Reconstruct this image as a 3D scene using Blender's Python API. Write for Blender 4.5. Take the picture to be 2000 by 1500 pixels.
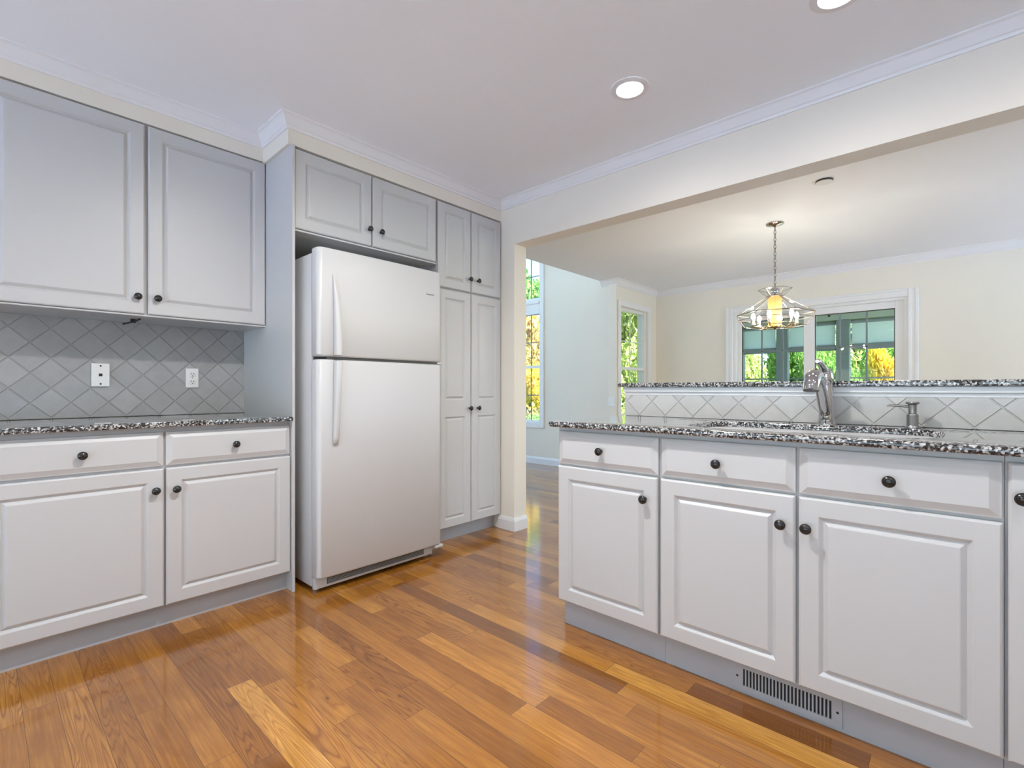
import bpy, bmesh, math, random
from mathutils import Vector, Matrix
R = math.radians
random.seed(7)
sc = bpy.context.scene
for o in list(bpy.data.objects):
    bpy.data.objects.remove(o)

# ------------------------------------------------------------------ camera
EYE = 1.06
HEAD = 42.43                       # the view direction, measured from +X towards +Y
cd = bpy.data.cameras.new('camera')
cam = bpy.data.objects.new('camera', cd)
sc.collection.objects.link(cam)
cam.location = (0, 0, EYE)
cam.rotation_euler = (R(90), 0, R(HEAD - 90))
cd.sensor_width = 36.0
cd.lens = 951.8 / 2000 * 36.0
cd.shift_y = 10.5 / 2000
cd.clip_start = 0.02
cd.clip_end = 400
sc.camera = cam

# ------------------------------------------------------------------ sky, sun, exposure
SKY = 0.42
world = bpy.data.worlds.new('sky_world')
sc.world = world
world.use_nodes = True
wn = world.node_tree
for n in list(wn.nodes):
    wn.nodes.remove(n)
wo = wn.nodes.new('ShaderNodeOutputWorld')
wb = wn.nodes.new('ShaderNodeBackground')
ws = wn.nodes.new('ShaderNodeTexSky')
ws.sky_type = 'NISHITA'
ws.sun_disc = False
ws.sun_elevation = R(42)
ws.sun_rotation = R(182)
ws.air_density = 1.0
ws.dust_density = 0.2
ws.ozone_density = 3.5
wb.inputs['Strength'].default_value = SKY
wn.links.new(ws.outputs[0], wb.inputs[0])
wn.links.new(wb.outputs[0], wo.inputs[0])

sd = bpy.data.lights.new('sun', 'SUN')
sd.energy = 25.0
sd.angle = R(0.6)
sd.color = (1.0, 0.99, 0.97)
sun = bpy.data.objects.new('sun', sd)
sc.collection.objects.link(sun)
sun.rotation_euler = Vector((0.0, 0.80, -0.62)).to_track_quat('-Z', 'Y').to_euler()

sc.view_settings.view_transform = 'Standard'
sc.view_settings.look = 'None'
sc.view_settings.gamma = 1.0
sc.view_settings.use_curve_mapping = False
sc.view_settings.exposure = 0.46
sc.cycles.max_bounces = 10
sc.cycles.diffuse_bounces = 6
sc.cycles.glossy_bounces = 5
sc.cycles.transparent_max_bounces = 24
sc.cycles.caustics_reflective = False
sc.cycles.caustics_refractive = False
sc.cycles.sample_clamp_indirect = 8.0
sc.cycles.use_denoising = True
sc.cycles.use_adaptive_sampling = False

CAN_LIGHT = 9.0           # radiance of a recessed lamp's lens
CAN_WATT = 30.0          # the lamp behind it
CAN_COLOR = (1, .985, .955)
BULB_LIGHT = 230.0
BLIND = 1.60              # lower edge of unseen blinds added to block sky light

# ------------------------------------------------------------------ materials
def new_mat(name):
    m = bpy.data.materials.new(name)
    m.use_nodes = True
    nt = m.node_tree
    return m, nt, nt.nodes['Principled BSDF']

def node(nt, kind, **kw):
    n = nt.nodes.new('ShaderNode' + kind)
    for k, v in kw.items():
        setattr(n, k, v)
    return n

def math_n(nt, op, a, b=None, c=None):
    n = node(nt, 'Math', operation=op)
    for i, v in enumerate((a, b, c)):
        if v is None:
            continue
        if isinstance(v, (int, float)):
            n.inputs[i].default_value = v
        else:
            nt.links.new(v, n.inputs[i])
    return n.outputs[0]

def ramp(nt, fac, stops, interp='LINEAR'):
    n = node(nt, 'ValToRGB')
    cr = n.color_ramp
    cr.interpolation = interp
    while len(cr.elements) < len(stops):
        cr.elements.new(0.5)
    for e, (p, c) in zip(cr.elements, stops):
        e.position = p
        e.color = (*c, 1) if len(c) == 3 else c
    nt.links.new(fac, n.inputs[0])
    return n.outputs[0]

def mix_c(nt, fac, a, b, mode='MIX'):
    n = node(nt, 'Mix', data_type='RGBA', blend_type=mode)
    for sock, v in ((n.inputs[0], fac), (n.inputs[6], a), (n.inputs[7], b)):
        if isinstance(v, (int, float)):
            sock.default_value = v
        elif isinstance(v, tuple):
            sock.default_value = (*v, 1)
        else:
            nt.links.new(v, sock)
    return n.outputs[2]

def pm(name, col, rough=0.5, metal=0.0, spec=0.5, mottle=0.0, scale=8.0, bump=0.0, bscale=200.0):
    m, nt, p = new_mat(name)
    p.inputs['Base Color'].default_value = (*col, 1)
    p.inputs['Roughness'].default_value = rough
    p.inputs['Metallic'].default_value = metal
    p.inputs['Specular IOR Level'].default_value = spec
    tc = node(nt, 'TexCoord')
    if mottle:
        nz = node(nt, 'TexNoise')
        nz.inputs['Scale'].default_value = scale
        nz.inputs['Detail'].default_value = 4
        nt.links.new(tc.outputs['Object'], nz.inputs['Vector'])
        c = ramp(nt, nz.outputs[0], [(0.3, tuple(x * (1 - mottle) for x in col)), (0.7, tuple(min(1, x * (1 + mottle)) for x in col))])
        nt.links.new(c, p.inputs['Base Color'])
    if bump:
        nb = node(nt, 'TexNoise')
        nb.inputs['Scale'].default_value = bscale
        nb.inputs['Detail'].default_value = 3
        nt.links.new(tc.outputs['Object'], nb.inputs['Vector'])
        b = node(nt, 'Bump')
        b.inputs['Strength'].default_value = bump
        b.inputs['Distance'].default_value = 0.002
        nt.links.new(nb.outputs[0], b.inputs['Height'])
        nt.links.new(b.outputs[0], p.inputs['Normal'])
    return m

def emit(name, col, strength):
    m, nt, p = new_mat(name)
    p.inputs['Base Color'].default_value = (*col, 1)
    p.inputs['Emission Color'].default_value = (*col, 1)
    p.inputs['Emission Strength'].default_value = strength
    return m

def glass(name, tint=(1, 1, 1), ior=1.45, rough=0.0, haze=0.0):
    m, nt, p = new_mat(name)
    nt.nodes.remove(p)
    out = [n for n in nt.nodes if n.type == 'OUTPUT_MATERIAL'][0]
    t = node(nt, 'BsdfTransparent')
    t.inputs[0].default_value = (*tint, 1)
    g = node(nt, 'BsdfGlossy')
    g.inputs['Roughness'].default_value = rough
    f = node(nt, 'Fresnel')
    f.inputs[0].default_value = ior
    geo = node(nt, 'NewGeometry')
    front = math_n(nt, 'SUBTRACT', 1.0, geo.outputs['Backfacing'])
    mx = node(nt, 'MixShader')
    nt.links.new(math_n(nt, 'MULTIPLY', f.outputs[0], front), mx.inputs[0])
    nt.links.new(t.outputs[0], mx.inputs[1])
    nt.links.new(g.outputs[0], mx.inputs[2])
    last = mx.outputs[0]
    if haze:
        d = node(nt, 'BsdfTranslucent')
        d.inputs[0].default_value = (*tint, 1)
        m2 = node(nt, 'MixShader')
        m2.inputs[0].default_value = haze
        nt.links.new(last, m2.inputs[1])
        nt.links.new(d.outputs[0], m2.inputs[2])
        last = m2.outputs[0]
    nt.links.new(last, out.inputs[0])
    return m

def granite_mat():
    m, nt, p = new_mat('speckled_granite')
    tc = node(nt, 'TexCoord')
    geo = node(nt, 'NewGeometry')
    vo = node(nt, 'TexVoronoi')
    vo.inputs['Scale'].default_value = 185
    nz = node(nt, 'TexNoise')
    nz.inputs['Scale'].default_value = 110
    nz.inputs['Detail'].default_value = 3
    nt.links.new(geo.outputs['Position'], vo.inputs['Vector'])
    nt.links.new(geo.outputs['Position'], nz.inputs['Vector'])
    sep = node(nt, 'SeparateColor')
    nt.links.new(vo.outputs['Color'], sep.inputs[0])
    v = math_n(nt, 'ADD', math_n(nt, 'MULTIPLY', sep.outputs[0], 0.62), math_n(nt, 'MULTIPLY', nz.outputs[0], 0.5))
    c = ramp(nt, v, [(0.0, (.012, .012, .013)), (0.50, (.018, .018, .02)), (0.56, (.10, .10, .104)), (0.66, (.20, .20, .205)), (0.76, (.45, .45, .45)), (0.92, (.70, .70, .69))])
    nt.links.new(c, p.inputs['Base Color'])
    p.inputs['Roughness'].default_value = 0.05
    p.inputs['IOR'].default_value = 1.5
    p.inputs['Coat Weight'].default_value = 1.0
    p.inputs['Coat IOR'].default_value = 1.5
    p.inputs['Coat Roughness'].default_value = 0.03
    return m

def tile_mat(name, ax, s0, z0, col, diag=0.145):
    """diamond set square tiles; ax = which world axis runs along the wall"""
    m, nt, p = new_mat(name)
    geo = node(nt, 'NewGeometry')
    sx = node(nt, 'SeparateXYZ')
    nt.links.new(geo.outputs['Position'], sx.inputs[0])
    s = math_n(nt, 'DIVIDE', math_n(nt, 'SUBTRACT', sx.outputs[ax], s0), diag)
    z = math_n(nt, 'DIVIDE', math_n(nt, 'SUBTRACT', sx.outputs[2], z0), diag)
    a = math_n(nt, 'ADD', s, z)
    b = math_n(nt, 'SUBTRACT', s, z)
    def edge(q):
        f = math_n(nt, 'FRACT', q)
        return math_n(nt, 'MINIMUM', f, math_n(nt, 'SUBTRACT', 1.0, f))
    nzw = node(nt, 'TexNoise')
    nzw.inputs['Scale'].default_value = 60
    nt.links.new(geo.outputs['Position'], nzw.inputs['Vector'])
    e = math_n(nt, 'ADD', math_n(nt, 'MINIMUM', edge(a), edge(b)), math_n(nt, 'MULTIPLY', math_n(nt, 'SUBTRACT', nzw.outputs[0], 0.5), 0.012))
    face = node(nt, 'MapRange')
    face.inputs['From Min'].default_value = 0.012
    face.inputs['From Max'].default_value = 0.034
    nt.links.new(e, face.inputs[0])
    cv = node(nt, 'CombineXYZ')
    nt.links.new(math_n(nt, 'FLOOR', a), cv.inputs[0])
    nt.links.new(math_n(nt, 'FLOOR', b), cv.inputs[1])
    wn_ = node(nt, 'TexWhiteNoise', noise_dimensions='3D')
    nt.links.new(cv.outputs[0], wn_.inputs[0])
    nz = node(nt, 'TexNoise')
    nz.inputs['Scale'].default_value = 22
    nz.inputs['Detail'].default_value = 6
    nt.links.new(geo.outputs['Position'], nz.inputs['Vector'])
    v = math_n(nt, 'ADD', math_n(nt, 'MULTIPLY', wn_.outputs[0], 0.35), math_n(nt, 'MULTIPLY', nz.outputs[0], 0.65))
    c = ramp(nt, v, [(0.2, tuple(x * .88 for x in col)), (0.8, tuple(x * 1.1 for x in col))])
    grout = tuple(x * 0.97 for x in col)
    nt.links.new(mix_c(nt, face.outputs[0], grout, c), p.inputs['Base Color'])
    p.inputs['Roughness'].default_value = 0.42
    bp = node(nt, 'Bump')
    bp.inputs['Strength'].default_value = 0.9
    bp.inputs['Distance'].default_value = 0.003
    hh = math_n(nt, 'ADD', face.outputs[0], math_n(nt, 'MULTIPLY', nz.outputs[0], 0.25))
    nt.links.new(hh, bp.inputs['Height'])
    nt.links.new(bp.outputs[0], p.inputs['Normal'])
    return m

def oak_mat():
    m, nt, p = new_mat('oak_strip_floor')
    uv = node(nt, 'UVMap', uv_map='plank')       # metres across and along the plank
    dm = node(nt, 'UVMap', uv_map='size')        # width and length of the plank
    at = node(nt, 'Attribute', attribute_name='tone')
    sep = node(nt, 'SeparateXYZ')
    nt.links.new(uv.outputs[0], sep.inputs[0])
    sd_ = node(nt, 'SeparateXYZ')
    nt.links.new(dm.outputs[0], sd_.inputs[0])
    sa = node(nt, 'SeparateColor')
    nt.links.new(at.outputs['Color'], sa.inputs[0])
    tone, seed, fig = sa.outputs[0], sa.outputs[1], sa.outputs[2]
    off = math_n(nt, 'MULTIPLY', seed, 37.0)
    # fine long fibres
    cv = node(nt, 'CombineXYZ')
    nt.links.new(math_n(nt, 'MULTIPLY', sep.outputs[0], 150), cv.inputs[0])
    nt.links.new(math_n(nt, 'MULTIPLY', sep.outputs[1], 4.5), cv.inputs[1])
    nt.links.new(off, cv.inputs[2])
    n1 = node(nt, 'TexNoise')
    n1.inputs['Scale'].default_value = 1.0
    n1.inputs['Detail'].default_value = 5
    n1.inputs['Roughness'].default_value = 0.65
    nt.links.new(cv.outputs[0], n1.inputs['Vector'])
    # cathedral figure: contour lines of a smooth stretched field
    c2 = node(nt, 'CombineXYZ')
    nt.links.new(math_n(nt, 'MULTIPLY', sep.outputs[0], 15), c2.inputs[0])
    nt.links.new(math_n(nt, 'MULTIPLY', sep.outputs[1], 1.15), c2.inputs[1])
    nt.links.new(math_n(nt, 'ADD', off, 5.0), c2.inputs[2])
    n2 = node(nt, 'TexNoise')
    n2.inputs['Scale'].default_value = 1.0
    n2.inputs['Detail'].default_value = 1.5
    n2.inputs['Distortion'].default_value = 0.6
    nt.links.new(c2.outputs[0], n2.inputs['Vector'])
    line = math_n(nt, 'FRACT', math_n(nt, 'MULTIPLY', n2.outputs[0], math_n(nt, 'ADD', 9.0, math_n(nt, 'MULTIPLY', fig, 12.0))))
    ring = math_n(nt, 'ABSOLUTE', math_n(nt, 'SUBTRACT', math_n(nt, 'MULTIPLY', line, 2.0), 1.0))
    ring = math_n(nt, 'POWER', ring, 3.0)
    # blotches
    n3 = node(nt, 'TexNoise')
    n3.inputs['Scale'].default_value = 1.0
    c3 = node(nt, 'CombineXYZ')
    nt.links.new(math_n(nt, 'MULTIPLY', sep.outputs[0], 9), c3.inputs[0])
    nt.links.new(math_n(nt, 'MULTIPLY', sep.outputs[1], 3.5), c3.inputs[1])
    nt.links.new(math_n(nt, 'ADD', off, 11.0), c3.inputs[2])
    n3.inputs['Detail'].default_value = 3
    nt.links.new(c3.outputs[0], n3.inputs['Vector'])
    base = ramp(nt, tone, [(0.0, (.23, .080, .010)), (0.35, (.41, .163, .019)), (0.7, (.57, .252, .036)), (1.0, (.74, .38, .078))])
    dark = mix_c(nt, 1.0, base, (.46, .36, .26), 'MULTIPLY')
    f1 = ramp(nt, n1.outputs[0], [(0.42, (0, 0, 0)), (0.68, (1, 1, 1))])
    fac = math_n(nt, 'MULTIPLY', math_n(nt, 'SUBTRACT', 1.0, f1), 0.55)
    c = mix_c(nt, fac, base, dark)
    c = mix_c(nt, math_n(nt, 'MULTIPLY', ring, math_n(nt, 'MULTIPLY', math_n(nt, 'ADD', fig, 0.28), 0.95)), c, dark)
    c = mix_c(nt, ramp(nt, n3.outputs[0], [(0.50, (0, 0, 0)), (0.78, (.70, .70, .70))]), c, dark)
    # little knots
    vk = node(nt, 'TexVoronoi')
    ck = node(nt, 'CombineXYZ')
    nt.links.new(math_n(nt, 'MULTIPLY', sep.outputs[0], 9), ck.inputs[0])
    nt.links.new(math_n(nt, 'MULTIPLY', sep.outputs[1], 4.0), ck.inputs[1])
    nt.links.new(off, ck.inputs[2])
    vk.inputs['Scale'].default_value = 1.0
    nt.links.new(ck.outputs[0], vk.inputs['Vector'])
    kn = ramp(nt, vk.outputs['Distance'], [(0.015, (.8, .8, .8)), (0.06, (0, 0, 0))])
    c = mix_c(nt, kn, c, (.05, .02, .008))
    # seams
    ex = math_n(nt, 'MINIMUM', sep.outputs[0], math_n(nt, 'SUBTRACT', sd_.outputs[0], sep.outputs[0]))
    ey = math_n(nt, 'MINIMUM', sep.outputs[1], math_n(nt, 'SUBTRACT', sd_.outputs[1], sep.outputs[1]))
    e = math_n(nt, 'MINIMUM', ex, ey)
    sm = node(nt, 'MapRange')
    sm.inputs['From Min'].default_value = 0.0003
    sm.inputs['From Max'].default_value = 0.0013
    nt.links.new(e, sm.inputs[0])
    c = mix_c(nt, math_n(nt, 'MULTIPLY', math_n(nt, 'SUBTRACT', 1.0, sm.outputs[0]), 0.75), c, (.045, .018, .006))
    nt.links.new(c, p.inputs['Base Color'])
    p.inputs['Roughness'].default_value = 0.38
    p.inputs['Specular IOR Level'].default_value = 0.2
    p.inputs['Coat Weight'].default_value = 1.0
    p.inputs['Coat Roughness'].default_value = 0.10
    p.inputs['Coat IOR'].default_value = 1.62
    b = node(nt, 'Bump')
    b.inputs['Strength'].default_value = 0.12
    b.inputs['Distance'].default_value = 0.002
    geo = node(nt, 'NewGeometry')
    nw = node(nt, 'TexNoise')
    nw.inputs['Scale'].default_value = 14
    nw.inputs['Detail'].default_value = 2
    nt.links.new(geo.outputs['Position'], nw.inputs['Vector'])
    hgt = math_n(nt, 'ADD', math_n(nt, 'MULTIPLY', sm.outputs[0], 0.5), math_n(nt, 'ADD', math_n(nt, 'MULTIPLY', n1.outputs[0], 0.06), math_n(nt, 'MULTIPLY', nw.outputs[0], 1.2)))
    nt.links.new(hgt, b.inputs['Height'])
    nt.links.new(b.outputs[0], p.inputs['Normal'])
    nt.links.new(b.outputs[0], p.inputs['Coat Normal'])
    return m

def leaf_mat(name, a, b, c_):
    m, nt, p = new_mat(name)
    geo = node(nt, 'NewGeometry')
    nz = node(nt, 'TexNoise')
    nz.inputs['Scale'].default_value = 1.6
    nz.inputs['Detail'].default_value = 3
    nt.links.new(geo.outputs['Position'], nz.inputs['Vector'])
    v = math_n(nt, 'ADD', math_n(nt, 'MULTIPLY', geo.outputs['Random Per Island'], 0.5), math_n(nt, 'MULTIPLY', nz.outputs[0], 0.5))
    c = ramp(nt, v, [(0.2, a), (0.5, b), (0.8, c_)])
    nt.links.new(c, p.inputs['Base Color'])
    p.inputs['Roughness'].default_value = 0.6
    p.inputs['Specular IOR Level'].default_value = 0.1
    tr = node(nt, 'BsdfTranslucent')
    nt.links.new(c, tr.inputs[0])
    mx = node(nt, 'MixShader')
    mx.inputs[0].default_value = 0.45
    out = [n for n in nt.nodes if n.type == 'OUTPUT_MATERIAL'][0]
    nt.links.new(p.outputs[0], mx.inputs[1])
    nt.links.new(tr.outputs[0], mx.inputs[2])
    nt.links.new(mx.outputs[0], out.inputs[0])
    return m

M = dict(
    cab=pm('white_cabinet_paint', (.57, .57, .575), .38, spec=.45, mottle=.012, scale=3),
    carcass=pm('cabinet_carcass_grey', (.52, .52, .53), .5, mottle=.02),
    toe=pm('toe_kick_grey', (.46, .47, .49), .5, mottle=.03),
    wall=pm('cream_wall_paint', (.83, .785, .70), .75, spec=.2, mottle=.012, scale=2, bump=.05, bscale=350),
    ceil=pm('ceiling_white_paint', (.91, .935, .965), .85, spec=.15, mottle=.01, scale=1.2, bump=.10, bscale=60),
    trim=pm('white_trim_paint', (.82, .82, .83), .35, mottle=.01),
    fridge=pm('fridge_white_enamel', (.575, .575, .58), .34, spec=.5, mottle=.006, bump=.03, bscale=500),
    gasket=pm('dark_gasket', (.07, .07, .07), .6, mottle=.1),
    grille=pm('grille_grey_plastic', (.30, .31, .32), .5, mottle=.05),
    knob=pm('black_pewter', (.055, .055, .058), .22, metal=.75, spec=.6, mottle=.2, scale=60),
    chrome=pm('chrome', (.52, .52, .53), .06, metal=1, mottle=.03),
    nickel=pm('dark_brushed_nickel', (.30, .30, .305), .25, metal=1, mottle=.05, scale=40),
    steel=pm('brushed_steel', (.70, .70, .71), .28, metal=1, mottle=.05, scale=40),
    plate=pm('white_plastic_plate', (.80, .80, .78), .35, mottle=.01),
    slot=pm('black_slot', (.02, .02, .02), .7, mottle=.1),
    lens=emit('lamp_lens_glow', (.93, .975, 1), CAN_LIGHT),
    granite=granite_mat(),
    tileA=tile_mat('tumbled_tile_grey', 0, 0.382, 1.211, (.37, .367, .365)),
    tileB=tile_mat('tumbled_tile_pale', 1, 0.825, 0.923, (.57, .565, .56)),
    oak=oak_mat(),
    pane=glass('window_glass', (.97, .99, .985)),
    doorpane=glass('tinted_door_glass', (.93, .965, .96)),
    lampglass=glass('clear_lamp_glass', (.98, .98, .98), 1.5),
    amber=None,
    brass=pm('aged_brass', (.45, .30, .12), .25, metal=1, mottle=.15, scale=30),
    wire=pm('dark_lead_came', (.26, .22, .18), .35, metal=.8, mottle=.1),
    candle=pm('cream_candle_sleeve', (.85, .78, .60), .5, mottle=.04),
    bulb=emit('warm_bulb', (1, .92, .78), BULB_LIGHT),
    porch=pm('porch_ceiling_green_grey', (.42, .48, .44), .7, mottle=.08, scale=3),
    post=pm('porch_post_blue_grey', (.20, .24, .26), .6, mottle=.06),
    shade=None,
    deck=pm('grey_deck_boards', (.34, .33, .31), .7, mottle=.1, scale=5),
    bounce_ground=pm('blue_bounce_ground', (.53, .635, .80), .85, spec=.2, mottle=.06, scale=3),  # unseen ground added to bounce cool sunlight up at the ceiling
    lawn=pm('lawn_grass', (.10, .17, .035), .9, spec=.1, mottle=.35, scale=2.5, bump=.6, bscale=30),
    bark=pm('tree_bark', (.10, .075, .055), .9, spec=.1, mottle=.3, scale=6),
    ext=pm('pale_siding', (.62, .60, .56), .8, mottle=.03),
    green=leaf_mat('green_leaves', (.08, .20, .05), (.22, .42, .09), (.45, .60, .18)),
    lime=leaf_mat('lime_leaves', (.20, .32, .08), (.46, .54, .17), (.70, .72, .36)),
    yellow=leaf_mat('yellow_leaves', (.42, .36, .05), (.82, .60, .06), (.92, .78, .18)),
    gold=leaf_mat('gold_leaves', (.30, .32, .08), (.74, .54, .16), (.88, .74, .36)),
)
def _amber():
    m, nt, p = new_mat('amber_glass')
    p.inputs['Base Color'].default_value = (.30, .17, .05, 1)
    p.inputs['Roughness'].default_value = .15
    p.inputs['Emission Color'].default_value = (1, .50, .12, 1)
    p.inputs['Emission Strength'].default_value = .32
    return m
M['amber'] = _amber()
def _shade():
    m, nt, p = new_mat('pale_roller_fabric')
    nt.nodes.remove(p)
    out = [n for n in nt.nodes if n.type == 'OUTPUT_MATERIAL'][0]
    d = node(nt, 'BsdfDiffuse'); t = node(nt, 'BsdfTranslucent'); mx = node(nt, 'MixShader')
    d.inputs[0].default_value = (.78, .84, .85, 1); t.inputs[0].default_value = (.80, .83, .88, 1)
    mx.inputs[0].default_value = .55
    nt.links.new(d.outputs[0], mx.inputs[1]); nt.links.new(t.outputs[0], mx.inputs[2])
    nt.links.new(mx.outputs[0], out.inputs[0])
    return m
M['shade'] = _shade()

# ------------------------------------------------------------------ mesh helpers
ORG = {}
class MB:
    def __init__(self):
        self.bm = bmesh.new()
        self.n = 0
    def quad(self, pts, out=None):
        vs = [self.bm.verts.new(p) for p in pts]
        f = self.bm.faces.new(vs)
        if out is not None:
            f.normal_update()
            if f.normal.dot(Vector(out)) < 0:
                f.normal_flip()
        return f
    def box(self, x0, x1, y0, y1, z0, z1, bev=0.0, seg=1):
        x0, x1 = min(x0, x1), max(x0, x1)
        y0, y1 = min(y0, y1), max(y0, y1)
        z0, z1 = min(z0, z1), max(z0, z1)
        v = [self.bm.verts.new((x, y, z)) for x in (x0, x1) for y in (y0, y1) for z in (z0, z1)]
        fs = [(0, 1, 3, 2), (4, 6, 7, 5), (0, 4, 5, 1), (2, 3, 7, 6), (0, 2, 6, 4), (1, 5, 7, 3)]
        faces = [self.bm.faces.new([v[i] for i in f]) for f in fs]
        if bev > 0:
            es = list({e for f in faces for e in f.edges})
            bmesh.ops.bevel(self.bm, geom=es, offset=bev, segments=seg, profile=0.5, affect='EDGES', clamp_overlap=True)
        return self
    def obox(self, org, u, v, w, bev=0.0, seg=1):
        """box from a corner and three edge vectors"""
        org, u, v, w = Vector(org), Vector(u), Vector(v), Vector(w)
        p = [org + a * u + b * v + c * w for a in (0, 1) for b in (0, 1) for c in (0, 1)]
        vs = [self.bm.verts.new(q) for q in p]
        fs = [(0, 1, 3, 2), (4, 6, 7, 5), (0, 4, 5, 1), (2, 3, 7, 6), (0, 2, 6, 4), (1, 5, 7, 3)]
        faces = [self.bm.faces.new([vs[i] for i in f]) for f in fs]
        bmesh.ops.recalc_face_normals(self.bm, faces=faces)
        if bev > 0:
            es = list({e for f in faces for e in f.edges})
            bmesh.ops.bevel(self.bm, geom=es, offset=bev, segments=seg, profile=0.5, affect='EDGES', clamp_overlap=True)
        return self
    def rings(self, rings, close=True, cap=True):
        """skin a list of equal-length point rings"""
        vr = [[self.bm.verts.new(p) for p in r] for r in rings]
        n = len(vr[0])
        fs = []
        for a, b in zip(vr, vr[1:]):
            for i in range(n if close else n - 1):
                j = (i + 1) % n
                fs.append(self.bm.faces.new((a[i], a[j], b[j], b[i])))
        if cap:
            fs.append(self.bm.faces.new(list(reversed(vr[0]))))
            fs.append(self.bm.faces.new(vr[-1]))
        bmesh.ops.recalc_face_normals(self.bm, faces=fs)
        return self
    def lathe(self, prof, c=(0, 0, 0), axis=(0, 0, 1), seg=24, cap=True):
        """prof = [(radius, height along axis)]"""
        ax = Vector(axis).normalized()
        q = Vector((0, 0, 1)).rotation_difference(ax)
        c = Vector(c)
        rs = []
        for r, h in prof:
            r = max(r, 1e-5)
            rs.append([c + q @ Vector((r * math.cos(2 * math.pi * i / seg), r * math.sin(2 * math.pi * i / seg), h)) for i in range(seg)])
        return self.rings(rs, True, cap)
    def tube(self, pts, rad, seg=10, cap=True):
        pts = [Vector(p) for p in pts]
        rads = rad if isinstance(rad, (list, tuple)) else [rad] * len(pts)
        rs = []
        prev = None
        for i, p in enumerate(pts):
            t = (pts[min(i + 1, len(pts) - 1)] - pts[max(i - 1, 0)]).normalized()
            if prev is None:
                ref = Vector((0, 0, 1)) if abs(t.z) < .9 else Vector((1, 0, 0))
                a = t.cross(ref).normalized()
            else:
                a = (prev - t * prev.dot(t)).normalized()
            prev = a
            b = t.cross(a)
            rs.append([p + rads[i] * (math.cos(2 * math.pi * k / seg) * a + math.sin(2 * math.pi * k / seg) * b) for k in range(seg)])
        return self.rings(rs, True, cap)
    def torus(self, c, u, v, r, r2, seg=14, s2=6, stretch=1.0):
        c, u, v = Vector(c), Vector(u).normalized(), Vector(v).normalized()
        w = u.cross(v)
        vs = []
        for i in range(seg):
            a = 2 * math.pi * i / seg
            d = math.cos(a) * u + math.sin(a) * v
            p = c + r * (math.cos(a) * u + stretch * math.sin(a) * v)
            vs.append([self.bm.verts.new(p + r2 * (math.cos(2 * math.pi * k / s2) * d + math.sin(2 * math.pi * k / s2) * w)) for k in range(s2)])
        fs = []
        for i in range(seg):
            for k in range(s2):
                fs.append(self.bm.faces.new((vs[i][k], vs[(i + 1) % seg][k], vs[(i + 1) % seg][(k + 1) % s2], vs[i][(k + 1) % s2])))
        bmesh.ops.recalc_face_normals(self.bm, faces=fs)
        return self
    def sweep(self, path, prof, side):
        """mitred moulding along a level path (x, y points); prof = [(out, z)], side = +1 left of travel, -1 right"""
        n = len(path)
        P = [Vector((a, b)) for a, b in path]
        rs = []
        for i in range(n):
            d0 = (P[i] - P[i - 1]).normalized() if i > 0 else None
            d1 = (P[i + 1] - P[i]).normalized() if i < n - 1 else None
            n0 = Vector((-d0.y, d0.x)) * side if d0 else None
            n1 = Vector((-d1.y, d1.x)) * side if d1 else None
            if n0 is None:
                mit = n1
            elif n1 is None:
                mit = n0
            else:
                mit = (n0 + n1) / (1 + n0.dot(n1))
            rs.append([Vector((P[i].x + mit.x * o, P[i].y + mit.y * o, z)) for o, z in prof])
        return self.rings(rs, True, True)
    def build(self, name, mat, parent=None, smooth=None, at=None, **props):
        bm = self.bm
        me = bpy.data.meshes.new(name)
        co = [v.co for v in bm.verts]
        lo = Vector([min(c[i] for c in co) for i in range(3)])
        hi = Vector([max(c[i] for c in co) for i in range(3)])
        org = Vector(at) if at is not None else Vector(((lo.x + hi.x) / 2, (lo.y + hi.y) / 2, lo.z))
        bmesh.ops.translate(bm, verts=bm.verts, vec=-org)
        bm.normal_update()
        bm.to_mesh(me)
        bm.free()
        me.materials.append(mat)
        if smooth:
            for pl in me.polygons:
                pl.use_smooth = True
            me.set_sharp_from_angle(angle=R(smooth))
        o = bpy.data.objects.new(name, me)
        sc.collection.objects.link(o)
        ORG[o.name] = org
        if parent:
            o.parent = parent
            o.location = org - ORG[parent.name]
        else:
            o.location = org
        for k, v in props.items():
            o[k] = v
        return o

def thing(name, label, cat, loc, group=None):
    o = bpy.data.objects.new(name, None)
    o.empty_display_size = .1
    sc.collection.objects.link(o)
    o.location = loc
    ORG[o.name] = Vector(loc)
    o['label'] = label
    o['category'] = cat
    if group:
        o['group'] = group
    return o

def tag(o, label, cat, group=None):
    o['label'] = label
    o['category'] = cat
    if group:
        o['group'] = group
    return o

def struct(o):
    o['kind'] = 'structure'
    return o

# a frame on a cabinet face: s to the right as seen from the room, z up, d into the cabinet
class Face:
    def __init__(self, org, u, n):
        self.o, self.u, self.n = Vector(org), Vector(u), Vector(n)
    def p(self, s, z, d):
        return self.o + self.u * s + Vector((0, 0, z)) + self.n * d
LEFT = lambda y: Face((0, y, 0), (1, 0, 0), (0, 1, 0))
PEN = lambda x: Face((x, 0, 0), (0, -1, 0), (1, 0, 0))      # s = -Y

def fbox(mb, F, s0, s1, z0, z1, d0, d1, bev=0.0):
    mb.obox(F.p(s0, z0, d0), F.u * (s1 - s0), Vector((0, 0, z1 - z0)), F.n * (d1 - d0), bev)
    return mb

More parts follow.
